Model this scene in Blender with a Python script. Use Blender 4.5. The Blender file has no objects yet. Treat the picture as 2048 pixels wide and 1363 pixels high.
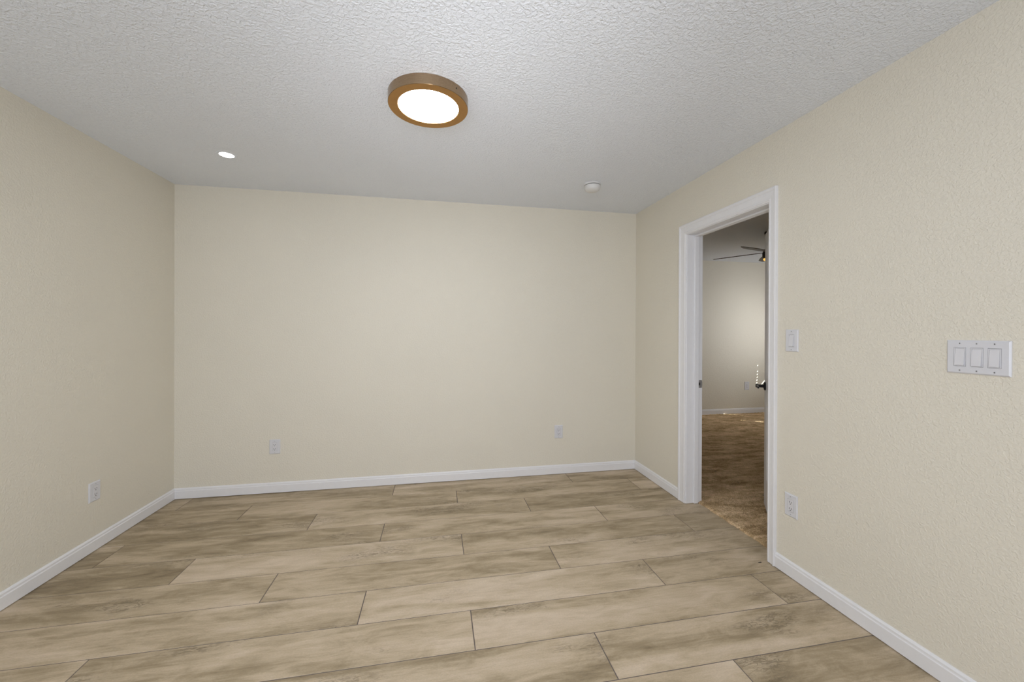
import bpy, bmesh, math, random
import numpy as np
from mathutils import Matrix, Vector

sc = bpy.context.scene
COL = sc.collection

# ------------------------------------------------------------------ camera
YAW, PITCH, ROLL = 0.188436, -0.002051, 0.003811
CAM_H, CAM_D, FOCAL_PX = 1.309854, 3.48741, 787.737
XL, XR, H = -1.99873, 1.871783, 2.44          # side walls of the main room, ceiling height

cam_data = bpy.data.cameras.new('camera')
cam = bpy.data.objects.new('camera', cam_data)
COL.objects.link(cam)
fw = Vector((math.sin(YAW) * math.cos(PITCH), math.cos(YAW) * math.cos(PITCH), math.sin(PITCH)))
rt0 = Vector((math.cos(YAW), -math.sin(YAW), 0))
up0 = rt0.cross(fw)
rt = rt0 * math.cos(ROLL) + up0 * math.sin(ROLL)
up = -rt0 * math.sin(ROLL) + up0 * math.cos(ROLL)
cam.matrix_world = Matrix(((rt.x, up.x, -fw.x, 0), (rt.y, up.y, -fw.y, -CAM_D), (rt.z, up.z, -fw.z, CAM_H), (0, 0, 0, 1)))
cam_data.sensor_width = 36.0
cam_data.lens = FOCAL_PX / 2048 * 36.0
cam_data.shift_y = -17.34 / 2048
cam_data.clip_start = 0.02
sc.camera = cam

# ------------------------------------------------------------------ world, sun, daylight, added fills, exposure
world = bpy.data.worlds.new('world')
sc.world = world
world.use_nodes = True
wn = world.node_tree
wn.nodes.clear()
sky = wn.nodes.new('ShaderNodeTexSky')
try:
    sky.sky_type = 'NISHITA'
    sky.sun_disc = False
    sky.sun_elevation = math.radians(22.7)
except Exception:
    pass
wbg = wn.nodes.new('ShaderNodeBackground')
wbg.inputs['Strength'].default_value = 0.12
wout = wn.nodes.new('ShaderNodeOutputWorld')
wn.links.new(sky.outputs[0], wbg.inputs[0])
wn.links.new(wbg.outputs[0], wout.inputs[0])

vs = sc.view_settings
sc.display_settings.display_device = 'sRGB'
vs.view_transform = 'Standard'
vs.look = 'None'
vs.exposure = 0.08
vs.gamma = 1.0
vs.use_curve_mapping = False
sc.cycles.use_denoising = True
sc.cycles.max_bounces = 10
sc.cycles.diffuse_bounces = 7
sc.cycles.glossy_bounces = 4
sc.cycles.sample_clamp_indirect = 8.0


def lamp(name, kind, energy, color, loc, direction, size=None, size_y=None, angle=None, spread=None):
    d = bpy.data.lights.new(name, kind)
    d.energy = energy
    d.color = color
    if kind == 'AREA':
        d.shape = 'RECTANGLE'
        d.size, d.size_y = size, size_y
        if spread:
            d.spread = spread
    if angle is not None:
        d.angle = angle
    o = bpy.data.objects.new(name, d)
    COL.objects.link(o)
    o.location = loc
    o.rotation_euler = Vector(direction).to_track_quat('-Z', 'Y').to_euler()
    return o


# low sun reaching the bedroom through the cord holes of its closed blind
SUN_DIR = Vector((-0.85 * math.cos(math.radians(22.7)), 0.53 * math.cos(math.radians(22.7)), -math.sin(math.radians(22.7))))
lamp('sun', 'SUN', 24.0, (1.0, 0.95, 0.86), (8, -3, 5), SUN_DIR, angle=math.radians(0.3))
# area fills added behind the camera, placed at an unseen window
FILL_TINT = (0.945, 1.0, 1.12)
lamp('rear_fill', 'AREA', 40.0, FILL_TINT, (-0.55, -4.66, 1.35), (0.10, 1, 0.02), 2.0, 1.35)
lamp('rear_fill', 'AREA', 5.5, FILL_TINT, (1.0, -4.66, 1.35), (-0.10, 1, 0.02), 1.4, 1.35)
# added forward fill behind the camera; the photographer's bounced strobe beside it
lamp('front_fill', 'AREA', 0.8, FILL_TINT, (-0.6, -4.6, 1.3), (0.35, 1, 0.15), 1.0, 0.8, spread=math.radians(70))
lamp('bounced_strobe', 'AREA', 1.75, (1.01, 1.0, 1.0), (0.1, -3.6, 0.7), (0, 1, 0.95), 0.4, 0.4, spread=math.radians(50))
# daylight that the pale blind lets into the bedroom
lamp('blind_daylight', 'AREA', 11.0, (1.0, 1.0, 1.0), (5.93, 0.95, 1.5), (-1, 1.1, 0.0), 1.2, 1.2, spread=math.radians(105))


lamp('blind_daylight', 'AREA', 6.0, (1.0, 1.0, 1.0), (5.93, 0.95, 1.4), (-1, 0.3, -0.6), 1.2, 1.0, spread=math.radians(120))


# ------------------------------------------------------------------ materials
def new_mat(name):
    m = bpy.data.materials.new(name)
    m.use_nodes = True
    nt = m.node_tree
    bsdf = nt.nodes['Principled BSDF']
    return m, nt, bsdf


def N(nt, t, **kw):
    n = nt.nodes.new(t)
    for k, v in kw.items():
        setattr(n, k, v)
    return n


def noise(nt, vec, scale, detail=3.0, rough=0.5, dist=0.0):
    n = N(nt, 'ShaderNodeTexNoise')
    n.inputs['Scale'].default_value = scale
    n.inputs['Detail'].default_value = detail
    n.inputs['Roughness'].default_value = rough
    n.inputs['Distortion'].default_value = dist
    if vec is not None:
        nt.links.new(vec, n.inputs['Vector'])
    return n


def ramp(nt, fac, stops):
    r = N(nt, 'ShaderNodeValToRGB')
    cr = r.color_ramp
    while len(cr.elements) < len(stops):
        cr.elements.new(0.5)
    for e, (p, c) in zip(cr.elements, stops):
        e.position = p
        e.color = (c, c, c, 1) if isinstance(c, (int, float)) else (*c, 1)
    nt.links.new(fac, r.inputs[0])
    return r


def math_node(nt, op, a, b=None, clamp=False):
    n = N(nt, 'ShaderNodeMath', operation=op, use_clamp=clamp)
    for i, v in enumerate((a, b)):
        if v is None:
            continue
        if isinstance(v, (int, float)):
            n.inputs[i].default_value = v
        else:
            nt.links.new(v, n.inputs[i])
    return n


def mixrgb(nt, fac, a, b, mode='MIX'):
    n = N(nt, 'ShaderNodeMix', data_type='RGBA', blend_type=mode)
    for idx, v in ((0, fac), (6, a), (7, b)):
        if isinstance(v, (int, float)):
            n.inputs[idx].default_value = v
        elif isinstance(v, tuple):
            n.inputs[idx].default_value = (*v, 1)
        else:
            nt.links.new(v, n.inputs[idx])
    return n.outputs[2]


def mapping(nt, src, scale=(1, 1, 1), loc=(0, 0, 0)):
    m = N(nt, 'ShaderNodeMapping')
    m.inputs['Scale'].default_value = scale
    m.inputs['Location'].default_value = loc
    nt.links.new(src, m.inputs['Vector'])
    return m.outputs[0]


def plain(name, color, rough=0.5, metallic=0.0, bump=0.0, bscale=200.0, spec=0.5, var=0.03):
    """Painted / moulded surface: a slightly mottled colour with a fine grain."""
    m, nt, b = new_mat(name)
    tc = N(nt, 'ShaderNodeTexCoord').outputs['Object']
    n = noise(nt, tc, 35.0, 2.0)
    lo = tuple(c * (1 - var) for c in color)
    hi = tuple(min(1, c * (1 + var)) for c in color)
    r = ramp(nt, n.outputs[0], [(0.3, lo), (0.7, hi)])
    nt.links.new(r.outputs[0], b.inputs['Base Color'])
    b.inputs['Roughness'].default_value = rough
    b.inputs['Metallic'].default_value = metallic
    b.inputs['Specular IOR Level'].default_value = spec
    if bump:
        n2 = noise(nt, tc, bscale, 2.0)
        bp = N(nt, 'ShaderNodeBump')
        bp.inputs['Strength'].default_value = 1.0
        bp.inputs['Distance'].default_value = bump
        nt.links.new(n2.outputs[0], bp.inputs['Height'])
        nt.links.new(bp.outputs[0], b.inputs['Normal'])
    return m


def textured_paint(name, color, rough, s1, d1, s2, d2, spec=0.3, edge=(0.42, 0.62)):
    """Sprayed orange-peel / knock-down plaster under paint."""
    m, nt, b = new_mat(name)
    tc = N(nt, 'ShaderNodeTexCoord').outputs['Object']
    b.inputs['Base Color'].default_value = (*color, 1)
    n0 = noise(nt, tc, 1.3, 2.0)
    c = ramp(nt, n0.outputs[0], [(0.3, tuple(x * 0.985 for x in color)), (0.7, tuple(min(1, x * 1.012) for x in color))])
    nt.links.new(c.outputs[0], b.inputs['Base Color'])
    b.inputs['Roughness'].default_value = rough
    b.inputs['Specular IOR Level'].default_value = spec
    a = noise(nt, tc, s1, 2.5, 0.5, 0.6)
    ar = ramp(nt, a.outputs[0], [(edge[0], 0.0), (edge[1], 1.0)])
    f = noise(nt, tc, s2, 2.0)
    b1 = N(nt, 'ShaderNodeBump')
    b1.inputs['Distance'].default_value = d1
    b1.inputs['Strength'].default_value = 1.0
    nt.links.new(ar.outputs[0], b1.inputs['Height'])
    b2 = N(nt, 'ShaderNodeBump')
    b2.inputs['Distance'].default_value = d2
    b2.inputs['Strength'].default_value = 1.0
    nt.links.new(f.outputs[0], b2.inputs['Height'])
    nt.links.new(b1.outputs[0], b2.inputs['Normal'])
    nt.links.new(b2.outputs[0], b.inputs['Normal'])
    return m


M = {}
M['wall'] = textured_paint('beige wall paint', (0.755, 0.717, 0.622), 0.55, 100.0, 0.0008, 240.0, 0.0003)
M['ceiling'] = textured_paint('white ceiling paint', (0.812, 0.853, 0.925), 0.6, 80.0, 0.0023, 230.0, 0.0004, edge=(0.40, 0.66))
M['trim'] = plain('white semi-gloss trim paint', (0.80, 0.80, 0.82), 0.35, spec=0.4, var=0.01)
M['plastic'] = plain('white plastic', (0.68, 0.685, 0.72), 0.32, spec=0.45, var=0.01)
M['rocker'] = plain('rocker plastic', (0.70, 0.70, 0.73), 0.28, spec=0.45, var=0.01)
M['slot'] = plain('black slot', (0.02, 0.02, 0.02), 0.7)
M['gap'] = plain('grey gap', (0.30, 0.30, 0.31), 0.7)
M['detector'] = plain('detector plastic', (0.70, 0.70, 0.70), 0.45, var=0.01)
M['screw'] = plain('painted screw', (0.55, 0.55, 0.57), 0.35, metallic=0.4)
M['steel'] = plain('satin nickel', (0.42, 0.41, 0.42), 0.32, metallic=1.0, var=0.1)
M['black'] = plain('matt black metal', (0.016, 0.016, 0.017), 0.33, metallic=0.3)
M['fan_dark'] = plain('oil rubbed bronze', (0.030, 0.021, 0.016), 0.42, metallic=0.6)
M['chip'] = plain('dark debris', (0.015, 0.012, 0.010), 0.8)
M['blind'] = plain('white blind slats', (0.78, 0.77, 0.74), 0.5)
M['blocker'] = plain('white sun blocker', (0.8, 0.8, 0.78), 0.7)


def wood_blade():
    m, nt, b = new_mat('walnut fan blade')
    tc = N(nt, 'ShaderNodeTexCoord').outputs['Object']
    mp = mapping(nt, tc, (2.0, 26.0, 26.0))
    n = noise(nt, mp, 3.0, 4.0, 0.6)
    r = ramp(nt, n.outputs[0], [(0.3, (0.030, 0.014, 0.006)), (0.7, (0.085, 0.042, 0.018))])
    nt.links.new(r.outputs[0], b.inputs['Base Color'])
    b.inputs['Roughness'].default_value = 0.45
    return m


M['blade'] = wood_blade()


def brushed_bronze(name, lo, hi, rough, aniso):
    m, nt, b = new_mat(name)
    tc = N(nt, 'ShaderNodeTexCoord').outputs['Object']
    n = noise(nt, mapping(nt, tc, (6.0, 6.0, 420.0)), 6.0, 3.0, 0.6)
    r = ramp(nt, n.outputs[0], [(0.25, lo), (0.75, hi)])
    nt.links.new(r.outputs[0], b.inputs['Base Color'])
    b.inputs['Metallic'].default_value = 1.0
    rr = ramp(nt, n.outputs[0], [(0.2, rough * 0.85), (0.8, rough * 1.15)])
    nt.links.new(rr.outputs[0], b.inputs['Roughness'])
    if aniso:
        b.inputs['Anisotropic'].default_value = aniso
        b.inputs['Anisotropic Rotation'].default_value = 0.25
        tg = N(nt, 'ShaderNodeTangent', direction_type='RADIAL', axis='Z')
        nt.links.new(tg.outputs[0], b.inputs['Tangent'])
    return m


M['bronze'] = brushed_bronze('brushed bronze', (0.25, 0.172, 0.105), (0.47, 0.345, 0.225), 0.24, 0.8)
M['bronze_glow_tint'] = brushed_bronze('satin bronze ring with glow tint', (0.46, 0.25, 0.085), (0.54, 0.31, 0.11), 0.50, 0.0)  # base colour pushed orange to carry the diffuser's glow


def glow(name, color, strength):
    m, nt, b = new_mat(name)
    b.inputs['Base Color'].default_value = (0.8, 0.8, 0.78, 1)
    b.inputs['Emission Color'].default_value = (*color, 1)
    b.inputs['Emission Strength'].default_value = strength
    return m


M['lens'] = glow('lit diffuser', (0.975, 1.0, 1.04), 58.0)
M['can_lens'] = glow('lit downlight lens', (1.0, 0.985, 0.97), 12.0)
M['amber'] = glow('amber lamp glass', (1.0, 0.52, 0.07), 1.1)


def glass():
    """Thin clear pane: lets light straight through, with a weak mirror sheen."""
    m, nt, b = new_mat('window glass')
    out = nt.nodes['Material Output']
    nt.nodes.remove(b)
    tr = N(nt, 'ShaderNodeBsdfTransparent')
    tr.inputs['Color'].default_value = (0.93, 0.96, 0.95, 1)
    gl = N(nt, 'ShaderNodeBsdfGlossy')
    gl.inputs['Roughness'].default_value = 0.02
    fr = N(nt, 'ShaderNodeFresnel')
    mx = N(nt, 'ShaderNodeMixShader')
    nt.links.new(fr.outputs[0], mx.inputs[0])
    nt.links.new(tr.outputs[0], mx.inputs[1])
    nt.links.new(gl.outputs[0], mx.inputs[2])
    nt.links.new(mx.outputs[0], out.inputs['Surface'])
    return m


M['glass'] = glass()


def plank_tile():
    m, nt, b = new_mat('wood look porcelain plank')
    tc = N(nt, 'ShaderNodeTexCoord').outputs['Object']
    at = N(nt, 'ShaderNodeAttribute', attribute_name='plank')
    add = N(nt, 'ShaderNodeVectorMath', operation='MULTIPLY_ADD')
    nt.links.new(at.outputs['Vector'], add.inputs[0])
    add.inputs[1].default_value = (37.0, 53.0, 19.0)
    nt.links.new(tc, add.inputs[2])
    v = add.outputs[0]
    sep = N(nt, 'ShaderNodeSeparateXYZ')
    nt.links.new(at.outputs['Vector'], sep.inputs[0])
    # broad worn bands that run along the plank
    bands = noise(nt, mapping(nt, v, (0.9, 5.2, 1.0)), 1.5, 4.0, 0.55, 0.5)
    wash = noise(nt, mapping(nt, v, (3.0, 9.5, 1.0)), 1.6, 6.0, 0.66, 1.0)
    streak = noise(nt, mapping(nt, v, (3.0, 60.0, 1.0)), 2.0, 5.0, 0.65, 0.2)
    fine = noise(nt, mapping(nt, v, (60.0, 220.0, 1.0)), 2.0, 3.0, 0.6)
    s1 = math_node(nt, 'MULTIPLY_ADD', bands.outputs[0], 0.95)
    s1.inputs[2].default_value = 0.0
    s2 = math_node(nt, 'MULTIPLY_ADD', wash.outputs[0], 0.60)
    nt.links.new(s1.outputs[0], s2.inputs[2])
    lean = math_node(nt, 'MULTIPLY_ADD', sep.outputs[0], 0.30)
    nt.links.new(s2.outputs[0], lean.inputs[2])
    t = math_node(nt, 'MULTIPLY_ADD', streak.outputs[0], 0.27)
    nt.links.new(lean.outputs[0], t.inputs[2])
    fac = math_node(nt, 'SUBTRACT', t.outputs[0], 0.60)
    base = ramp(nt, fac.outputs[0], [(0.12, (0.200, 0.150, 0.088)), (0.34, (0.370, 0.293, 0.188)),
                                     (0.52, (0.535, 0.432, 0.303)), (0.70, (0.645, 0.530, 0.402)), (0.95, (0.72, 0.61, 0.48))])
    f2 = ramp(nt, fine.outputs[0], [(0.28, 0.86), (0.72, 1.07)])
    c1 = mixrgb(nt, 1.0, base.outputs[0], f2.outputs[0], 'MULTIPLY')
    # scraped, chipped patches
    where = noise(nt, mapping(nt, v, (1.5, 4.5, 1.0)), 1.3, 2.0, 0.5)
    wr = ramp(nt, where.outputs[0], [(0.56, 0.0), (0.68, 1.0)])
    chips = noise(nt, mapping(nt, v, (14.0, 42.0, 1.0)), 1.8, 6.0, 0.7, 1.6)
    cr = ramp(nt, chips.outputs[0], [(0.50, 0.0), (0.57, 1.0)])
    patch = math_node(nt, 'MULTIPLY', wr.outputs[0], cr.outputs[0])
    pf = math_node(nt, 'MULTIPLY', patch.outputs[0], 0.55)
    c2 = mixrgb(nt, pf.outputs[0], c1, (0.165, 0.128, 0.075))
    nt.links.new(c2, b.inputs['Base Color'])
    b.inputs['Roughness'].default_value = 0.52
    b.inputs['Specular IOR Level'].default_value = 0.35
    hgt = math_node(nt, 'MULTIPLY_ADD', patch.outputs[0], -1.0)
    nt.links.new(math_node(nt, 'MULTIPLY', streak.outputs[0], 0.5).outputs[0], hgt.inputs[2])
    bp = N(nt, 'ShaderNodeBump')
    bp.inputs['Distance'].default_value = 0.0012
    bp.inputs['Strength'].default_value = 0.8
    nt.links.new(hgt.outputs[0], bp.inputs['Height'])
    nt.links.new(bp.outputs[0], b.inputs['Normal'])
    return m


M['plank'] = plank_tile()
M['grout'] = plain('dark grout', (0.15, 0.125, 0.115), 0.9, bump=0.0004)


def carpet_mat():
    m, nt, b = new_mat('brown plush carpet')
    tc = N(nt, 'ShaderNodeTexCoord').outputs['Object']
    big = noise(nt, mapping(nt, tc, (1.6, 5.0, 1.0)), 2.2, 4.0, 0.6, 0.8)
    tuft = noise(nt, tc, 170.0, 3.0, 0.7)
    mid = noise(nt, tc, 26.0, 3.0, 0.6)
    s = math_node(nt, 'MULTIPLY_ADD', tuft.outputs[0], 0.9)
    nt.links.new(big.outputs[0], s.inputs[2])
    s2 = math_node(nt, 'MULTIPLY_ADD', mid.outputs[0], 0.4)
    nt.links.new(s.outputs[0], s2.inputs[2])
    r = ramp(nt, math_node(nt, 'MULTIPLY', s2.outputs[0], 0.5).outputs[0],
             [(0.42, (0.24, 0.150, 0.070)), (0.56, (0.60, 0.420, 0.235)), (0.69, (0.92, 0.70, 0.46))])
    nt.links.new(r.outputs[0], b.inputs['Base Color'])
    b.inputs['Roughness'].default_value = 1.0
    b.inputs['Specular IOR Level'].default_value = 0.1
    bp = N(nt, 'ShaderNodeBump')
    bp.inputs['Distance'].default_value = 0.006
    nt.links.new(s2.outputs[0], bp.inputs['Height'])
    nt.links.new(bp.outputs[0], b.inputs['Normal'])
    return m


M['carpet'] = carpet_mat()


# ------------------------------------------------------------------ mesh helpers
class MB:
    """Collects shapes for ONE mesh object."""

    def __init__(self):
        self.v, self.f, self.mi = [], [], []

    def quad(self, *pts, mi=0):
        i = len(self.v)
        self.v += [tuple(p) for p in pts]
        self.f.append(tuple(range(i, i + len(pts))))
        self.mi.append(mi)

    def box(self, lo, hi, mi=0):
        x0, y0, z0 = lo
        x1, y1, z1 = hi
        i = len(self.v)
        self.v += [(x0, y0, z0), (x1, y0, z0), (x1, y1, z0), (x0, y1, z0), (x0, y0, z1), (x1, y0, z1), (x1, y1, z1), (x0, y1, z1)]
        for q in ((0, 3, 2, 1), (4, 5, 6, 7), (0, 1, 5, 4), (1, 2, 6, 5), (2, 3, 7, 6), (3, 0, 4, 7)):
            self.f.append(tuple(i + k for k in q))
            self.mi.append(mi)

    def lathe(self, prof, n=48, mi=0, axis='z', close=False):
        """prof: [(r, h)] swept round the axis; r == 0 closes with a fan point."""
        i0 = len(self.v)
        rings = []
        for r, h in prof:
            if r <= 1e-9:
                rings.append([len(self.v)])
                self.v.append(self._ax(0, 0, h, axis))
            else:
                ring = []
                for k in range(n):
                    a = 2 * math.pi * k / n
                    ring.append(len(self.v))
                    self.v.append(self._ax(r * math.cos(a), r * math.sin(a), h, axis))
                rings.append(ring)
        for a, b in zip(rings, rings[1:]):
            for k in range(n):
                k2 = (k + 1) % n
                if len(a) == 1 and len(b) == 1:
                    continue
                if len(a) == 1:
                    self.f.append((a[0], b[k], b[k2]))
                elif len(b) == 1:
                    self.f.append((a[k], b[0], a[k2]))
                else:
                    self.f.append((a[k], b[k], b[k2], a[k2]))
                self.mi.append(mi)

    @staticmethod
    def _ax(x, y, h, axis):
        return (x, y, h) if axis == 'z' else ((h, x, y) if axis == 'x' else (x, h, y))

    def build(self, name, mats, parent=None, smooth=False, bevel=0.0, recalc=True, loc=None):
        me = bpy.data.meshes.new(name)
        me.from_pydata(self.v, [], self.f)
        for m in (mats if isinstance(mats, (list, tuple)) else [mats]):
            me.materials.append(m)
        for p, k in zip(me.polygons, self.mi):
            p.material_index = k
        if recalc:
            bm = bmesh.new()
            bm.from_mesh(me)
            bmesh.ops.remove_doubles(bm, verts=bm.verts, dist=1e-6)
            bmesh.ops.recalc_face_normals(bm, faces=bm.faces)
            bm.to_mesh(me)
            bm.free()
        if smooth:
            for p in me.polygons:
                p.use_smooth = True
            try:
                me.set_sharp_from_angle(angle=math.radians(35))
            except Exception:
                pass
        o = bpy.data.objects.new(name, me)
        COL.objects.link(o)
        if parent is not None:
            o.parent = parent
        if loc is not None:
            o.location = loc
        if bevel:
            bv = o.modifiers.new('bevel', 'BEVEL')
            bv.width = bevel
            bv.segments = 2
            bv.limit_method = 'ANGLE'
        return o


def tag(o, label=None, cat=None, group=None, kind=None):
    for k, v in (('label', label), ('category', cat), ('group', group), ('kind', kind)):
        if v:
            o[k] = v
    return o


def thing(name, label, cat, loc=(0, 0, 0), rz=0.0, group=None, kind=None):
    o = bpy.data.objects.new(name, None)
    o.empty_display_size = 0.05
    COL.objects.link(o)
    o.location = loc
    o.rotation_euler = (0, 0, rz)
    return tag(o, label, cat, group, kind)


def struct(o):
    return tag(o, kind='structure')


# ------------------------------------------------------------------ room shell
Y_REAR = -4.80
WT = 0.13                       # partition thickness
XF = XR + WT                    # bedroom face of the shared wall
BX, BY, BY0 = 6.00, 2.044, -2.60   # bedroom: right wall, back wall, front wall
J_FAR, J_NEAR, J_TOP = -0.788, -1.541, 2.050   # door opening between jamb faces
OP = (J_NEAR - 0.02, J_FAR + 0.02, J_TOP + 0.02)   # rough opening


def floor_planks():
    """Porcelain planks in thirds offset, with recessed grout between them."""
    rng = random.Random(11)
    b = MB()
    vals = []
    gap = 0.0018
    row_h, plank_l = 0.2354, 1.515
    edge = XR + 0.115
    x0, x1 = XL - 0.02, edge

    # lightness of each plank, row by row from the back wall, left to right
    tones = {1: (.3, .3, .5, .35), 2: (.15, .3, .42, .7), 3: (.35, .68, .35), 4: (.15, .3, .58, .45), 5: (.15, .8, .36, .45),
             6: (.5, .36, .62), 7: (.6, .66, .82, .48), 8: (.5, .62, .7, .38), 9: (.5, .55, .66), 10: (.5, .55, .75, .25)}

    def put(xa, xb, ya, yb, tone):
        xa2, xb2 = max(xa + gap, x0), min(xb - gap, x1)
        ya2, yb2 = ya + gap, yb - gap
        if xb2 - xa2 < 0.01 or yb2 - ya2 < 0.005:
            return
        r = (tone, rng.random(), rng.random())
        ch = 0.0012
        top = [(xa2 + ch, ya2 + ch, 0), (xb2 - ch, ya2 + ch, 0), (xb2 - ch, yb2 - ch, 0), (xa2 + ch, yb2 - ch, 0)]
        low = [(xa2, ya2, -0.0022), (xb2, ya2, -0.0022), (xb2, yb2, -0.0022), (xa2, yb2, -0.0022)]
        b.quad(*top, mi=0)
        vals.append(r)
        for k in range(4):
            k2 = (k + 1) % 4
            b.quad(low[k], low[k2], top[k2], top[k], mi=0)
            vals.append(r)

    lines = [0.015, -0.223]
    while lines[-1] > Y_REAR:
        lines.append(lines[-1] - row_h)
    base = {1: -0.345, 2: 0.160, 0: 0.678}
    for k in range(1, len(lines)):
        yb, ya = lines[k - 1], max(lines[k], Y_REAR - 0.01)
        js = base[k % 3]
        while js > x0:
            js -= plank_l
        xs = []
        while js < x1 + plank_l:
            xs.append(js)
            js += plank_l
        i = 0
        for xa, xb in zip(xs, xs[1:]):
            if xb < x0 + 0.02:
                continue
            tn = tones.get(k, ())
            put(xa, xb, ya, yb, tn[i] if i < len(tn) else rng.uniform(0.3, 0.7))
            i += 1
    nb = len(b.f)
    b.box((x0, Y_REAR - 0.02, -0.06), (x1, 0.02, -0.0016), mi=1)
    vals += [(0.5, 0.5, 0.5)] * (len(b.f) - nb)
    o = b.build('floor', [M['plank'], M['grout']], recalc=False)
    at = o.data.attributes.new('plank', 'FLOAT_VECTOR', 'FACE')
    at.data.foreach_set('vector', np.array(vals, dtype=np.float32).ravel())
    return struct(o)


floor_planks()

b = MB(); b.box((XL - 0.12, Y_REAR - 0.1, H), (XR + 0.06, 0.12, H + 0.12)); struct(b.build('ceiling', M['ceiling']))
b = MB(); b.box((XR + 0.06, BY0 - 0.1, H), (BX + 0.12, BY + 0.12, H + 0.12)); struct(b.build('ceiling_bedroom', M['ceiling']))
b = MB(); b.box((XL - 0.12, 0, -0.05), (XR, 0.12, H)); struct(b.build('wall_back', M['wall']))
b = MB(); b.box((XL - 0.12, Y_REAR, -0.05), (XL, 0, H)); struct(b.build('wall_left', M['wall']))
b = MB()
b.box((XR, Y_REAR, -0.05), (XF, OP[0], H))
b.box((XR, OP[1], -0.05), (XF, BY, H))
b.box((XR, OP[0], OP[2]), (XF, OP[1], H))
struct(b.build('wall_right', M['wall']))


def wall_with_hole(name, axis, at, th, a0, a1, h0, h1, z1=H):
    """Wall in the plane axis = at (thickness th), spanning a0..a1, with the hole (h0 = a, z low; h1 = a, z high)."""
    b = MB()

    def bx(aa, ab, za, zb):
        if axis == 'y':
            b.box((aa, min(at, at + th), za), (ab, max(at, at + th), zb))
        else:
            b.box((min(at, at + th), aa, za), (max(at, at + th), ab, zb))
    bx(a0, h0[0], -0.05, z1)
    bx(h1[0], a1, -0.05, z1)
    bx(h0[0], h1[0], -0.05, h0[1])
    bx(h0[0], h1[0], h1[1], z1)
    return struct(b.build(name, M['wall']))


W1 = ((-1.65, 0.75), (0.55, 2.15))            # unseen window added for the rear fill (x, z)
wall_with_hole('wall_rear', 'y', Y_REAR, -0.12, XL - 0.12, XR, *W1)
W2 = ((0.25, 0.55), (1.70, 2.10))             # bedroom window (y, z)
wall_with_hole('wall_bedroom_right', 'x', BX, 0.12, BY0, BY, *W2)
b = MB(); b.box((XR, BY, -0.05), (BX + 0.12, BY + 0.12, H)); struct(b.build('wall_bedroom_back', M['wall']))
b = MB(); b.box((XF, BY0 - 0.12, -0.05), (BX + 0.12, BY0, H)); struct(b.build('wall_bedroom_front', M['wall']))


def window(name, axis, at, inward, hole):
    (a0, z0), (a1, z1) = hole
    f = MB()

    def bx(m, aa, ab, za, zb, d0, d1):
        lo, hi = sorted((at + d0 * inward, at + d1 * inward))
        if axis == 'y':
            m.box((aa, lo, za), (ab, hi, zb))
        else:
            m.box((lo, aa, za), (hi, ab, zb))
    t = 0.045
    for aa, ab, za, zb in ((a0, a1, z0, z0 + t), (a0, a1, z1 - t, z1), (a0, a0 + t, z0 + t, z1 - t), (a1 - t, a1, z0 + t, z1 - t),
                           ((a0 + a1) / 2 - 0.02, (a0 + a1) / 2 + 0.02, z0 + t, z1 - t)):
        bx(f, aa, ab, za, zb, -0.10, -0.05)
    o = struct(f.build(name, M['trim']))
    for aa, ab in ((a0 + t, (a0 + a1) / 2 - 0.02), ((a0 + a1) / 2 + 0.02, a1 - t)):
        g = MB()
        bx(g, aa, ab, z0 + t, z1 - t, -0.077, -0.073)
        g.build('pane', M['glass'], o)
    return o


window('window_rear_added', 'y', Y_REAR, 1, W1)  # made-up opening behind the camera, goes with the area fill
window('window_2', 'x', BX, -1, W2)

# added panel keeping the sun out of the unseen rear window, closed horizontal blind in the bedroom window
b = MB(); b.box((W1[0][0] - 0.05, Y_REAR - 0.165, W1[0][1] - 0.05), (W1[1][0] + 0.05, Y_REAR - 0.155, W1[1][1] + 0.05))
sh = b.build('rear_sun_blocker', M['blocker'])
tag(sh, 'white sun blocker added outside the unseen window behind the camera', 'blocker')


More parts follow.
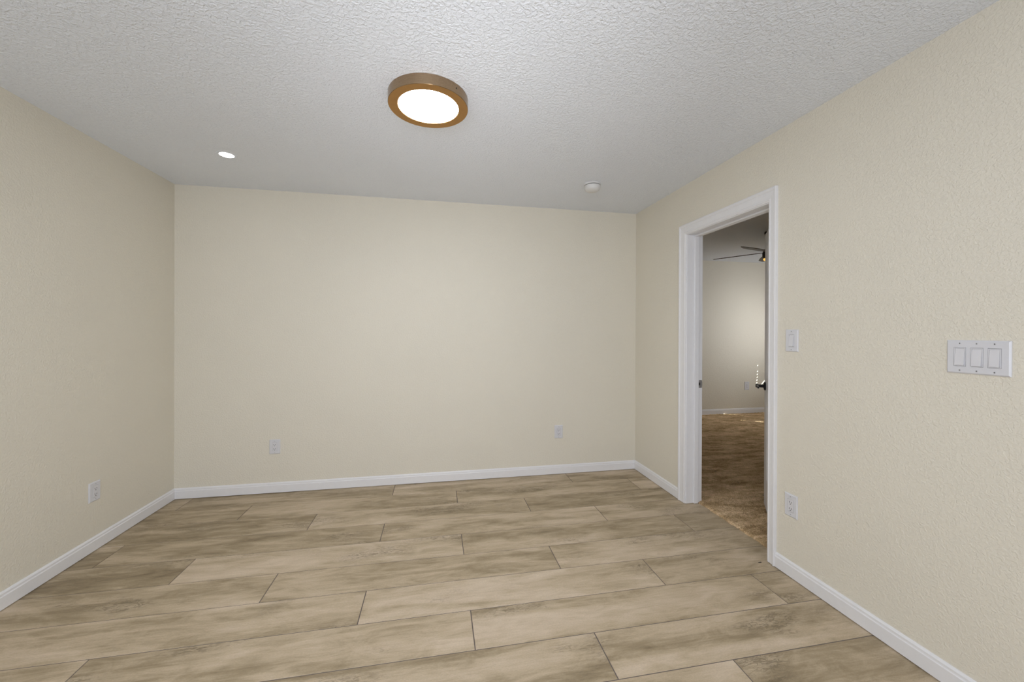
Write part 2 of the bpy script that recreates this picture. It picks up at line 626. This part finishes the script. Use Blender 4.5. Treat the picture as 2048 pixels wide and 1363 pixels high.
def closed_blind():
    """Closed slats; the cord holes of three ladders let sun through."""
    t = thing('window_blind', 'white closed slat blind hanging in the bedroom window', 'blind', (BX - 0.03, 0, 0))
    tan_e = math.tan(math.radians(22.7))
    holes = []

    def back(px, py, pz):
        dx = (BX - 0.03 - px)
        return (py - dx * 0.53 / 0.85, pz + dx / 0.85 * tan_e)
    for px, py, pz in ((5.116, BY, .774), (5.114, BY, .680), (5.112, BY, .632), (5.109, BY, .583), (5.105, BY, .538), (5.101, BY, .494)):
        holes.append((*back(px, py, pz), 0.0050, 0.0075))
    for px, py, pz in ((4.418, 2.03, .03), (4.50, 2.02, .012), (4.565, 1.98, .012), (4.63, 1.94, .012), (4.70, 1.90, .012),
                       (4.447, 1.586, .012), (4.585, 1.49, .012), (4.635, 1.46, .012), (4.685, 1.43, .012)):
        holes.append((*back(px, py, pz), 0.0085, 0.011))
    cord = [(5.199, .476), (5.279, .555)]
    y0, y1, z0, z1 = W2[0][0] - 0.03, W2[1][0] + 0.03, W2[0][1] - 0.03, W2[1][1] + 0.03
    ys, zs = {y0, y1}, {z0, z1}
    rects = [(y - w, y + w, z - h, z + h) for y, z, w, h in holes]
    for k in range(9):
        f = k / 8
        y, z = back(5.199 + f * 0.080, BY, .476 + f * 0.079)
        rects.append((y - 0.0050, y + 0.0050, z - 0.0080, z + 0.0080))
    for r in rects:
        ys.update(r[:2])
        zs.update(r[2:])
    ys, zs = sorted(ys), sorted(zs)
    b = MB()
    for ya, yb in zip(ys, ys[1:]):
        for za, zb in zip(zs, zs[1:]):
            cy, cz = (ya + yb) / 2, (za + zb) / 2
            if any(r[0] < cy < r[1] and r[2] < cz < r[3] for r in rects):
                continue
            b.quad((0, ya, za), (0, yb, za), (0, yb, zb), (0, ya, zb))
    b.build('slats', M['blind'], t)
    b = MB(); b.box((-0.03, y0, z1), (0.02, y1, z1 + 0.05)); b.build('headrail', M['blind'], t)
    return t


closed_blind()

# ------------------------------------------------------------------ skirting
BH, BT = 0.084, 0.013
SKIRT = [(0, 0.004), (BT, 0.004), (BT, BH * 0.74), (BT * 0.80, BH * 0.775), (BT * 0.74, BH * 0.82), (BT * 0.74, BH * 0.90), (BT * 0.45, BH * 0.965), (BT * 0.2, BH), (0, BH)]


def skirting(name, p0, p1, inward):
    """Profile SKIRT (depth from the wall, height) run from p0 to p1; inward points into the room."""
    b = MB()
    nx, ny = inward
    A = [(p0[0] + nx * d, p0[1] + ny * d, z + p0[2]) for d, z in SKIRT]
    B = [(p1[0] + nx * d, p1[1] + ny * d, z + p1[2]) for d, z in SKIRT]
    n = len(SKIRT)
    for k in range(n):
        k2 = (k + 1) % n
        b.quad(A[k], B[k], B[k2], A[k2])
    b.quad(*A)
    b.quad(*reversed(B))
    return struct(b.build(name, M['trim'], recalc=True))


C_FAR_O, C_NEAR_O, C_TOP_O = -0.705, -1.602, 2.131
C_FAR_I, C_NEAR_I, C_TOP_I = -0.783, -1.546, 2.055
skirting('baseboard_back', (XL, 0, 0), (XR, 0, 0), (0, -1))
skirting('baseboard_left', (XL, Y_REAR, 0), (XL, 0, 0), (1, 0))
skirting('baseboard_right', (XR, C_FAR_O, 0), (XR, 0, 0), (-1, 0))
skirting('baseboard_right', (XR, Y_REAR, 0), (XR, C_NEAR_O, 0), (-1, 0))
skirting('baseboard_bedroom', (XF, BY, 0.008), (BX, BY, 0.008), (0, -1))

# ------------------------------------------------------------------ door casing, jamb, door
CAS = [(0.0, 0.0), (0.0, 0.0165), (0.05, 0.0185), (0.16, 0.0185), (0.22, 0.016), (0.27, 0.0125), (0.33, 0.0135), (0.40, 0.0125), (0.74, 0.0105), (0.79, 0.0125), (0.86, 0.0125), (0.92, 0.009), (1.0, 0.0075), (1.0, 0.0)]


def casing(name, x_wall, sgn, fo, no, to, fi, ni, ti):
    """Mitred architrave round the opening. Profile CAS: fraction from outer to inner edge, thickness."""
    b = MB()
    rails = []
    for f, d in CAS:
        yf, yn, zt = fo + (fi - fo) * f, no + (ni - no) * f, to + (ti - to) * f
        x = x_wall + sgn * d
        rails.append([(x, yf, 0.003), (x, yf, zt), (x, yn, zt), (x, yn, 0.003)])
    for r0, r1 in zip(rails, rails[1:]):
        for k in range(3):
            b.quad(r0[k], r0[k + 1], r1[k + 1], r1[k])
    return struct(b.build(name, M['trim']))


casing('trim_1', XR, -1, C_FAR_O, C_NEAR_O, C_TOP_O, C_FAR_I, C_NEAR_I, C_TOP_I)
casing('trim_2', XF, 1, J_FAR + 0.075, J_NEAR - 0.075, J_TOP + 0.08, J_FAR + 0.008, J_NEAR - 0.008, J_TOP + 0.008)


def jamb():
    b = MB()
    x0, x1 = XR - 0.001, XF + 0.003
    s0, s1, sp = XR + 0.062, XR + 0.096, 0.011
    b.box((x0, J_FAR, 0.003), (x1, OP[1], J_TOP))
    b.box((x0, OP[0], 0.003), (x1, J_NEAR, J_TOP))
    b.box((x0, OP[0], J_TOP), (x1, OP[1], OP[2]))
    b.box((s0, J_FAR - sp, 0.003), (s1, J_FAR, J_TOP - sp))
    b.box((s0, J_NEAR, 0.003), (s1, J_NEAR + sp, J_TOP - sp))
    b.box((s0, J_NEAR, J_TOP - sp), (s1, J_FAR, J_TOP))
    return struct(b.build('trim_3', M['trim'], bevel=0.0015))


jb = jamb()


def strike_plate():
    t = thing('strike_plate', 'small grey metal latch plate set in the white door jamb', 'latch plate', (XF - 0.0215, J_FAR - 0.0005, 0.913))
    b = MB()
    w, h, hw, hh = 0.0155, 0.029, 0.006, 0.0115
    for lo, hi in (((-w, -0.0018, -h), (-hw, 0, h)), ((hw, -0.0018, -h), (w + 0.004, 0, h)), ((-hw, -0.0018, -h), (hw, 0, -hh)), ((-hw, -0.0018, hh), (hw, 0, h))):
        b.box(lo, hi)
    b.quad((w + 0.004, -0.0018, -0.024), (w + 0.004, -0.0018, 0.024), (w + 0.014, 0.006, 0.016), (w + 0.014, 0.006, -0.016))
    b.build('plate', M['steel'], t)
    b = MB(); b.box((-hw, -0.0006, -hh), (hw, 0.0003, hh)); b.build('latch_hole', M['slot'], t)
    for z in (-0.021, 0.021):
        b = MB(); b.lathe([(0, -0.0028), (0.0028, -0.0026), (0.0035, -0.0016), (0.0035, 0)], 16, axis='y')
        b.build('screw', M['steel'], t, smooth=True, loc=(0.001, 0, z))


strike_plate()


def door():
    ang = math.radians(37.5)
    L, T, Z0, Z1 = 0.748, 0.035, 0.022, J_TOP - 0.003
    d = thing('door_1', 'white interior door standing ajar in the bedroom behind the doorway', 'door', (XF + 0.002, J_NEAR + 0.002, 0), 0.0, kind='structure')
    d.rotation_euler = (0, 0, -ang)                 # local +y runs along the leaf, local -x is the face towards the main room
    b = MB()
    st = 0.11
    rows = [Z0, 0.24, 0.80, 0.98, 1.62, 1.74, Z1 - 0.11, Z1]
    cols = [0.0, st, L / 2 - 0.05, L / 2 + 0.05, L - st, L]
    for side in (-1, 1):
        xo = -T if side < 0 else 0.0
        for i in range(len(cols) - 1):
            for k in range(len(rows) - 1):
                ya, yb, za, zb = cols[i], cols[i + 1], rows[k], rows[k + 1]
                if i in (1, 3) and k in (1, 3, 5):
                    e, dp = 0.018, 0.006 * (-side)
                    o_ = [(xo, ya, za), (xo, yb, za), (xo, yb, zb), (xo, ya, zb)]
                    n_ = [(xo + dp, ya + e, za + e), (xo + dp, yb - e, za + e), (xo + dp, yb - e, zb - e), (xo + dp, ya + e, zb - e)]
                    for q in range(4):
                        q2 = (q + 1) % 4
                        b.quad(o_[q], o_[q2], n_[q2], n_[q])
                    b.quad(*n_)
                else:
                    b.quad((xo, ya, za), (xo, yb, za), (xo, yb, zb), (xo, ya, zb))
    for y in (0.0, L):
        b.quad((-T, y, Z0), (0, y, Z0), (0, y, Z1), (-T, y, Z1))
    for z in (Z0, Z1):
        b.quad((-T, 0, z), (0, 0, z), (0, L, z), (-T, L, z))
    b.build('door_leaf', M['trim'], d)
    for side in (-1, 1):
        h = MB()
        h.lathe([(0, 0.0), (0.031, 0.0), (0.031, 0.006), (0.026, 0.011), (0.014, 0.013), (0.0115, 0.016), (0.0115, 0.046), (0.0135, 0.048), (0.0135, 0.060), (0.009, 0.063), (0, 0.063)], 32, axis='x')
        if side < 0:
            h.v = [(-x, y, z) for x, y, z in h.v]
        # lever arm running back towards the hinge
        s = side
        for (ya, yb, ra, rb) in ((0.010, -0.050, 0.0095, 0.0085), (-0.050, -0.105, 0.0085, 0.007)):
            i0 = len(h.v)
            for y, r in ((ya, ra), (yb, rb)):
                for kx, kz in ((-1, -1), (1, -1), (1, 1), (-1, 1)):
                    h.v.append((s * 0.055 + kx * r * 0.62, y, kz * r))
            for q in ((0, 1, 2, 3), (7, 6, 5, 4), (0, 4, 5, 1), (1, 5, 6, 2), (2, 6, 7, 3), (3, 7, 4, 0)):
                h.f.append(tuple(i0 + k for k in q)); h.mi.append(0)
        hd = h.build('door_handle', M['black'], d, smooth=True, loc=(-T if side < 0 else 0.0, L - 0.062, 0.912))
        tag(hd, 'black lever handle')
    lb = MB(); lb.box((-T / 2 - 0.011, L - 0.0005, 0.885), (-T / 2 + 0.011, L + 0.0015, 0.94)); lb.box((-T / 2 - 0.006, L, 0.904), (-T / 2 + 0.006, L + 0.010, 0.921))
    lb.build('latch', M['steel'], d)
    for z in (0.2, 1.05, 1.85):
        hb = MB(); hb.lathe([(0, -0.045), (0.006, -0.045), (0.006, 0.045), (0, 0.045)], 16)
        hb.build('hinge', M['steel'], d, smooth=True, loc=(0.004, -0.002, z))


door()


# ------------------------------------------------------------------ bedroom carpet
def carpet():
    rng = np.random.default_rng(5)
    edge = XR + 0.106

    def grid(x0, x1, y0, y1, step, amp, zbase, edge_round=0.0):
        nx, ny = int(round((x1 - x0) / step)) + 1, int(round((y1 - y0) / step)) + 1
        X, Y = np.meshgrid(np.linspace(x0, x1, nx), np.linspace(y0, y1, ny), indexing='ij')
        Z = zbase + rng.normal(0, amp, X.shape)
        if edge_round:
            e = np.clip((X - x0) / edge_round, 0, 1)
            Z = zbase * np.sqrt(1 - (1 - e) ** 2) + rng.normal(0, amp, X.shape) * (0.4 + 0.6 * e)
            wob = rng.normal(0, 0.0022, X.shape)
            X = X + wob + 0.003 * np.sin(Y * 41.0) * (1 - e)
            Y = Y + rng.normal(0, 0.001, Y.shape)
        v = np.stack([X, Y, Z], -1).reshape(-1, 3)
        idx = np.arange(nx * ny).reshape(nx, ny)
        f = np.stack([idx[:-1, :-1], idx[1:, :-1], idx[1:, 1:], idx[:-1, 1:]], -1).reshape(-1, 4)
        return v, f
    parts = [grid(edge, XF + 0.56, J_NEAR + 0.001, J_FAR - 0.001, 0.004, 0.0022, 0.013, 0.018)]
    parts.append(grid(XF, XF + 0.56, J_FAR - 0.001, 0.0, 0.008, 0.0022, 0.013))
    parts.append(grid(XF + 0.56, BX, J_NEAR, BY, 0.014, 0.0020, 0.013))
    parts.append(grid(XF, XF + 0.56, 0.0, BY, 0.05, 0.0015, 0.013))
    parts.append(grid(XF, BX, BY0, J_NEAR, 0.05, 0.0015, 0.013))
    V, F, off = [], [], 0
    for v, f in parts:
        V.append(v); F.append(f + off); off += len(v)
    me = bpy.data.meshes.new('floor_carpet')
    me.from_pydata(np.concatenate(V).tolist(), [], np.concatenate(F).tolist())
    me.materials.append(M['carpet'])
    for p in me.polygons:
        p.use_smooth = True
    o = bpy.data.objects.new('floor_carpet', me)
    COL.objects.link(o)
    return struct(o)


carpet()
b = MB(); b.box((XR + 0.115, BY0, -0.06), (BX, BY, -0.001)); struct(b.build('floor_slab', M['grout']))


# ------------------------------------------------------------------ wall plates
def plate_mesh(w, h, t, openings):
    """Bevelled plate in local x (width) / z (height), back at y = 0 and front at y = -t, with openings (x0, x1, z0, z1)."""
    b = MB()
    e = 0.0045
    X0, X1, Z0, Z1 = -w / 2 + e, w / 2 - e, -h / 2 + e, h / 2 - e
    xs = sorted({X0, X1, *[o[0] for o in openings], *[o[1] for o in openings]})
    zs = sorted({Z0, Z1, *[o[2] for o in openings], *[o[3] for o in openings]})
    for xa, xb in zip(xs, xs[1:]):
        for za, zb in zip(zs, zs[1:]):
            cx, cz = (xa + xb) / 2, (za + zb) / 2
            if any(o[0] < cx < o[1] and o[2] < cz < o[3] for o in openings):
                continue
            b.quad((xa, -t, za), (xb, -t, za), (xb, -t, zb), (xa, -t, zb))
    for x0, x1, z0, z1 in openings:
        c = [(x0, z0), (x1, z0), (x1, z1), (x0, z1)]
        for k in range(4):
            p, q = c[k], c[(k + 1) % 4]
            b.quad((p[0], -t, p[1]), (q[0], -t, q[1]), (q[0], -0.0005, q[1]), (p[0], -0.0005, p[1]))
    out = [(-w / 2, -h / 2), (w / 2, -h / 2), (w / 2, h / 2), (-w / 2, h / 2)]
    inn = [(X0, Z0), (X1, Z0), (X1, Z1), (X0, Z1)]
    for k in range(4):
        k2 = (k + 1) % 4
        b.quad((out[k][0], 0, out[k][1]), (out[k2][0], 0, out[k2][1]), (out[k2][0], -t * 0.45, out[k2][1]), (out[k][0], -t * 0.45, out[k][1]))
        b.quad((out[k][0], -t * 0.45, out[k][1]), (out[k2][0], -t * 0.45, out[k2][1]), (inn[k2][0], -t, inn[k2][1]), (inn[k][0], -t, inn[k][1]))
    return b


def screw(parent, x, z, y, r=0.0030):
    b = MB()
    b.lathe([(0, -0.0012), (r * 0.8, -0.0011), (r, -0.0004), (r, 0.0004)], 14, axis='y')
    o = b.build('screw', M['screw'], parent, smooth=True, loc=(x, y, z))
    s = MB(); s.box((-r * 0.22, -0.0015, -r * 0.8), (r * 0.22, -0.0010, r * 0.8))
    s.build('screw_slot', M['slot'], o)
    return o


ROT = {'back': 0.0, 'left': math.pi / 2, 'right': -math.pi / 2}
G_OUT = 'white wall outlets'


def outlet(label, side, loc, w=0.078, h=0.122, insert_shift=0.0):
    t = thing('wall_outlet', label, 'outlet', loc, ROT[side], G_OUT)
    ow, oh = 0.0345, 0.0685
    sx = insert_shift
    plate_mesh(w, h, 0.0065, [(sx - ow / 2, sx + ow / 2, -oh / 2, oh / 2)]).build('wall_plate', M['plastic'], t)
    b = MB()
    g = 0.0011
    b.box((sx - ow / 2 + g, -0.0074, -oh / 2 + g), (sx + ow / 2 - g, -0.0005, oh / 2 - g))
    r = b.build('receptacle', M['rocker'], t, bevel=0.0008)
    bk = MB(); bk.box((sx - ow / 2, -0.0014, -oh / 2), (sx + ow / 2, -0.0002, oh / 2)); bk.build('mounting_gap', M['gap'], t)
    for cz in (0.0175, -0.0160):
        for x, hh in ((-0.0062, 0.0044), (0.0062, 0.0037)):
            s = MB(); s.box((sx + x - 0.00125, -0.0077, cz - hh), (sx + x + 0.00125, -0.0072, cz + hh)); s.build('slot', M['slot'], r)
        s = MB(); s.lathe([(0, -0.0077), (0.0026, -0.0077), (0.0026, -0.0072)], 14, axis='y')
        s.build('ground_hole', M['slot'], r, loc=(sx, 0, cz - 0.0098))
    for z in (h / 2 - 0.013, -h / 2 + 0.013):
        screw(t, sx, z, -0.0065, 0.0022)
    return t


def rocker(t, x):
    """One decorator rocker switch: frame gap, frame and a paddle pressed in at the top."""
    ow, oh = 0.0340, 0.0680
    bk = MB(); bk.box((x - ow / 2, -0.0016, -oh / 2), (x + ow / 2, -0.0002, oh / 2)); bk.build('mounting_gap', M['gap'], t)
    f = MB()
    g, fr = 0.0009, 0.0030
    a0, a1, c0, c1 = x - ow / 2 + g, x + ow / 2 - g, -oh / 2 + g, oh / 2 - g
    for lo, hi in (((a0, c0), (a1, c0 + fr)), ((a0, c1 - fr), (a1, c1)), ((a0, c0 + fr), (a0 + fr, c1 - fr)), ((a1 - fr, c0 + fr), (a1, c1 - fr))):
        f.box((lo[0], -0.0072, lo[1]), (hi[0], -0.001, hi[1]))
    f.build('switch_frame', M['plastic'], t)
    p = MB()
    i = 0.0006
    p0, p1, q0, q1 = a0 + fr + i, a1 - fr - i, c0 + fr + i, c1 - fr - i
    yb, yt = -0.0118, -0.0062
    v = [(p0, yb, q0), (p1, yb, q0), (p1, yt, q1), (p0, yt, q1)]
    w = [(a, -0.001, c) for a, _, c in v]
    p.quad(*v)
    for k in range(4):
        k2 = (k + 1) % 4
        p.quad(w[k], w[k2], v[k2], v[k])
    p.build('rocker', M['rocker'], t)


outlet('white outlet low on the back wall, nearer the shaded side wall', 'back', (-1.284, 0, 0.372), 0.080, 0.116)
outlet('white outlet low on the back wall, the one nearer the doorway', 'back', (1.106, 0, 0.388), 0.078, 0.120)
outlet('white outlet with a crooked receptacle on the shaded side wall opposite the doorway', 'left', (XL, -0.725, 0.351), 0.079, 0.114, 0.003)
outlet('white outlet low beside the door casing, under the single light switch', 'right', (XR, -1.695, 0.383), 0.077, 0.122)
outlet('white outlet seen through the doorway on the bedroom wall above the carpet', 'back', (4.915, BY, 0.449), 0.085, 0.130)

t = thing('light_switch', 'single white rocker switch plate beside the door casing', 'switch', (XR, -1.695, 1.267), ROT['right'])
plate_mesh(0.076, 0.118, 0.0065, [(-0.017, 0.017, -0.034, 0.034)]).build('wall_plate', M['plastic'], t)
rocker(t, 0.0)
for z in (0.0485, -0.0485):
    screw(t, 0, z, -0.0065)

t = thing('triple_light_switch', 'wide white wall plate with three rocker switches in a row', 'switch', (XR, -2.433, 1.2245), ROT['right'])
plate_mesh(0.168, 0.120, 0.0068, [(x - 0.017, x + 0.017, -0.034, 0.034) for x in (-0.0455, 0, 0.0455)]).build('wall_plate', M['plastic'], t)
for x in (-0.0455, 0, 0.0455):
    rocker(t, x)
    for z in (0.0485, -0.0485):
        screw(t, x, z, -0.0068)

# ------------------------------------------------------------------ ceiling fixtures
LZ = 2.392
t = thing('flush_ceiling_light', 'round brushed bronze flush light glowing on the ceiling', 'ceiling light', (-0.043, -1.531, H))
R0 = 0.1895
b = MB()
b.lathe([(R0 - 0.004, 0.0), (R0, -0.001), (R0, LZ - H + 0.0015), (R0 - 0.0015, LZ - H)], 128)
b.build('housing', M['bronze'], t, smooth=True)
b = MB()
b.lathe([(R0 - 0.0015, LZ - H), (0.1450, LZ - H + 0.0002), (0.1440, LZ - H + 0.0010), (0.1430, LZ - H + 0.010), (0.1430, 0.0)], 128)
b.build('trim_ring', M['bronze_glow_tint'], t, smooth=True)
b = MB(); b.lathe([(0, LZ - H - 0.0016), (0.07, LZ - H - 0.0013), (0.12, LZ - H - 0.0004), (0.1430, LZ - H + 0.0018)], 96)
b.build('diffuser', M['lens'], t, smooth=True)
s = MB(); s.lathe([(0, 0.0015), (0.0025, 0.0014), (0.003, 0.0)], 12, axis='x')
so = s.build('set_screw', M['black'], t, smooth=True)
a = math.radians(-48)
so.location = (R0 * math.cos(a), R0 * math.sin(a), -0.022)
so.rotation_euler = (0, 0, a)

t = thing('recessed_downlight', 'small lit recessed downlight in the ceiling near the corner', 'downlight', (-1.335, -0.646, H))
b = MB(); b.lathe([(0.058, 0.0), (0.057, -0.0018), (0.048, -0.0028), (0.041, -0.0012), (0.041, 0.0)], 64)
b.build('trim_ring', M['ceiling'], t, smooth=True)
b = MB(); b.lathe([(0, -0.0006), (0.041, -0.0008)], 48)
b.build('lens', M['can_lens'], t)

t = thing('smoke_detector', 'round white smoke detector on the ceiling near the doorway', 'smoke detector', (1.164, -0.640, H))
b = MB(); b.lathe([(0, 0), (0.062, 0.0), (0.063, -0.003), (0.063, -0.011), (0.0605, -0.013), (0, -0.013)], 64)
b.build('base', M['detector'], t, smooth=True)
b = MB(); b.lathe([(0, -0.013), (0.0545, -0.013), (0.0545, -0.017), (0, -0.017)], 64)
b.build('vent_gap', M['slot'], t)
b = MB(); b.lathe([(0, -0.017), (0.059, -0.017), (0.0605, -0.019), (0.0585, -0.038), (0.052, -0.050), (0.038, -0.058), (0.018, -0.062), (0, -0.062)], 64)
b.build('cover', M['detector'], t, smooth=True)
b = MB(); b.lathe([(0, -0.0625), (0.008, -0.0630), (0.009, -0.060)], 24)
b.build('test_button', M['detector'], t, smooth=True, loc=(0.02, -0.022, 0.0025))


def ceiling_fan():
    hx, hy, hz = 3.672, 0.318, 2.20
    t = thing('ceiling_fan', 'dark ceiling fan with wooden blades seen through the doorway', 'ceiling fan', (hx, hy, H))
    dz = hz - H
    b = MB(); b.lathe([(0, 0), (0.054, 0), (0.056, -0.012), (0.046, -0.045), (0.022, -0.060), (0.014, -0.062), (0, -0.062)], 40); b.build('canopy', M['fan_dark'], t, smooth=True)
    b = MB(); b.lathe([(0.0125, -0.055), (0.0125, dz + 0.07)], 20); b.build('downrod', M['fan_dark'], t, smooth=True)
    b = MB(); b.lathe([(0, dz + 0.085), (0.03, dz + 0.080), (0.052, dz + 0.045), (0.068, dz + 0.02), (0.074, dz), (0.074, dz - 0.040), (0.066, dz - 0.058), (0, dz - 0.060)], 48)
    b.build('motor_housing', M['fan_dark'], t, smooth=True)
    b = MB(); b.lathe([(0.064, dz - 0.058), (0.062, dz - 0.072), (0.046, dz - 0.086), (0.022, dz - 0.094), (0, dz - 0.096)], 40)
    b.build('lamp', M['amber'], t, smooth=True)
    for k, deg in enumerate((52.0, 126.2, 201.5, 270.0, 342.0)):
        L = 0.585
        n = 14
        b = MB()
        rows = []
        for i in range(n + 1):
            f = i / n
            s = 0.055 + f * (L - 0.055)
            w = 0.030 + 0.042 * math.sin(min(1, f * 1.25) * math.pi * 0.62) - 0.055 * max(0, f - 0.72) / 0.28
            w = max(w, 0.012)
            zz = 0.012 - 0.02 * f * 0.5
            row = []
            for u in (-1, 1):
                for h in (0.0035, -0.0035):
                    row.append((s, u * w, zz + h - math.tan(math.radians(11)) * u * w))
            rows.append(row)
        for i, row in enumerate(rows):
            b.v += row
        for i in range(n):
            a0, a1 = i * 4, (i + 1) * 4
            for p, q in ((0, 1), (1, 3), (3, 2), (2, 0)):
                b.f.append((a0 + p, a0 + q, a1 + q, a1 + p)); b.mi.append(0)
        b.f.append((0, 1, 3, 2)); b.mi.append(0)
        b.f.append((n * 4, n * 4 + 2, n * 4 + 3, n * 4 + 1)); b.mi.append(0)
        o = b.build('blade', M['blade'], t, smooth=True)
        o.location = (0, 0, dz)
        o.rotation_euler = (0, 0, math.radians(deg))


ceiling_fan()

# ------------------------------------------------------------------ speck on the tiles by the door
b = MB()
b.v = [(-0.013, -0.002, 0.0), (-0.004, -0.0045, 0.0), (0.008, -0.003, 0.0), (0.014, 0.001, 0.0), (0.004, 0.0045, 0.0), (-0.008, 0.003, 0.0), (-0.009, 0.0, 0.0022), (0.003, 0.0004, 0.0032), (0.009, 0.001, 0.002)]
b.f = [(5, 4, 3, 2, 1, 0), (0, 1, 6), (1, 7, 6), (1, 2, 8, 7), (2, 3, 8), (3, 4, 8), (4, 7, 8), (4, 5, 6, 7), (5, 0, 6)]
b.mi = [0] * len(b.f)
o = b.build('debris_chip', M['chip'], loc=(1.812, -1.551, 0.0002))
tag(o, 'tiny black chip of debris lying on the plank floor by the door casing', 'debris')
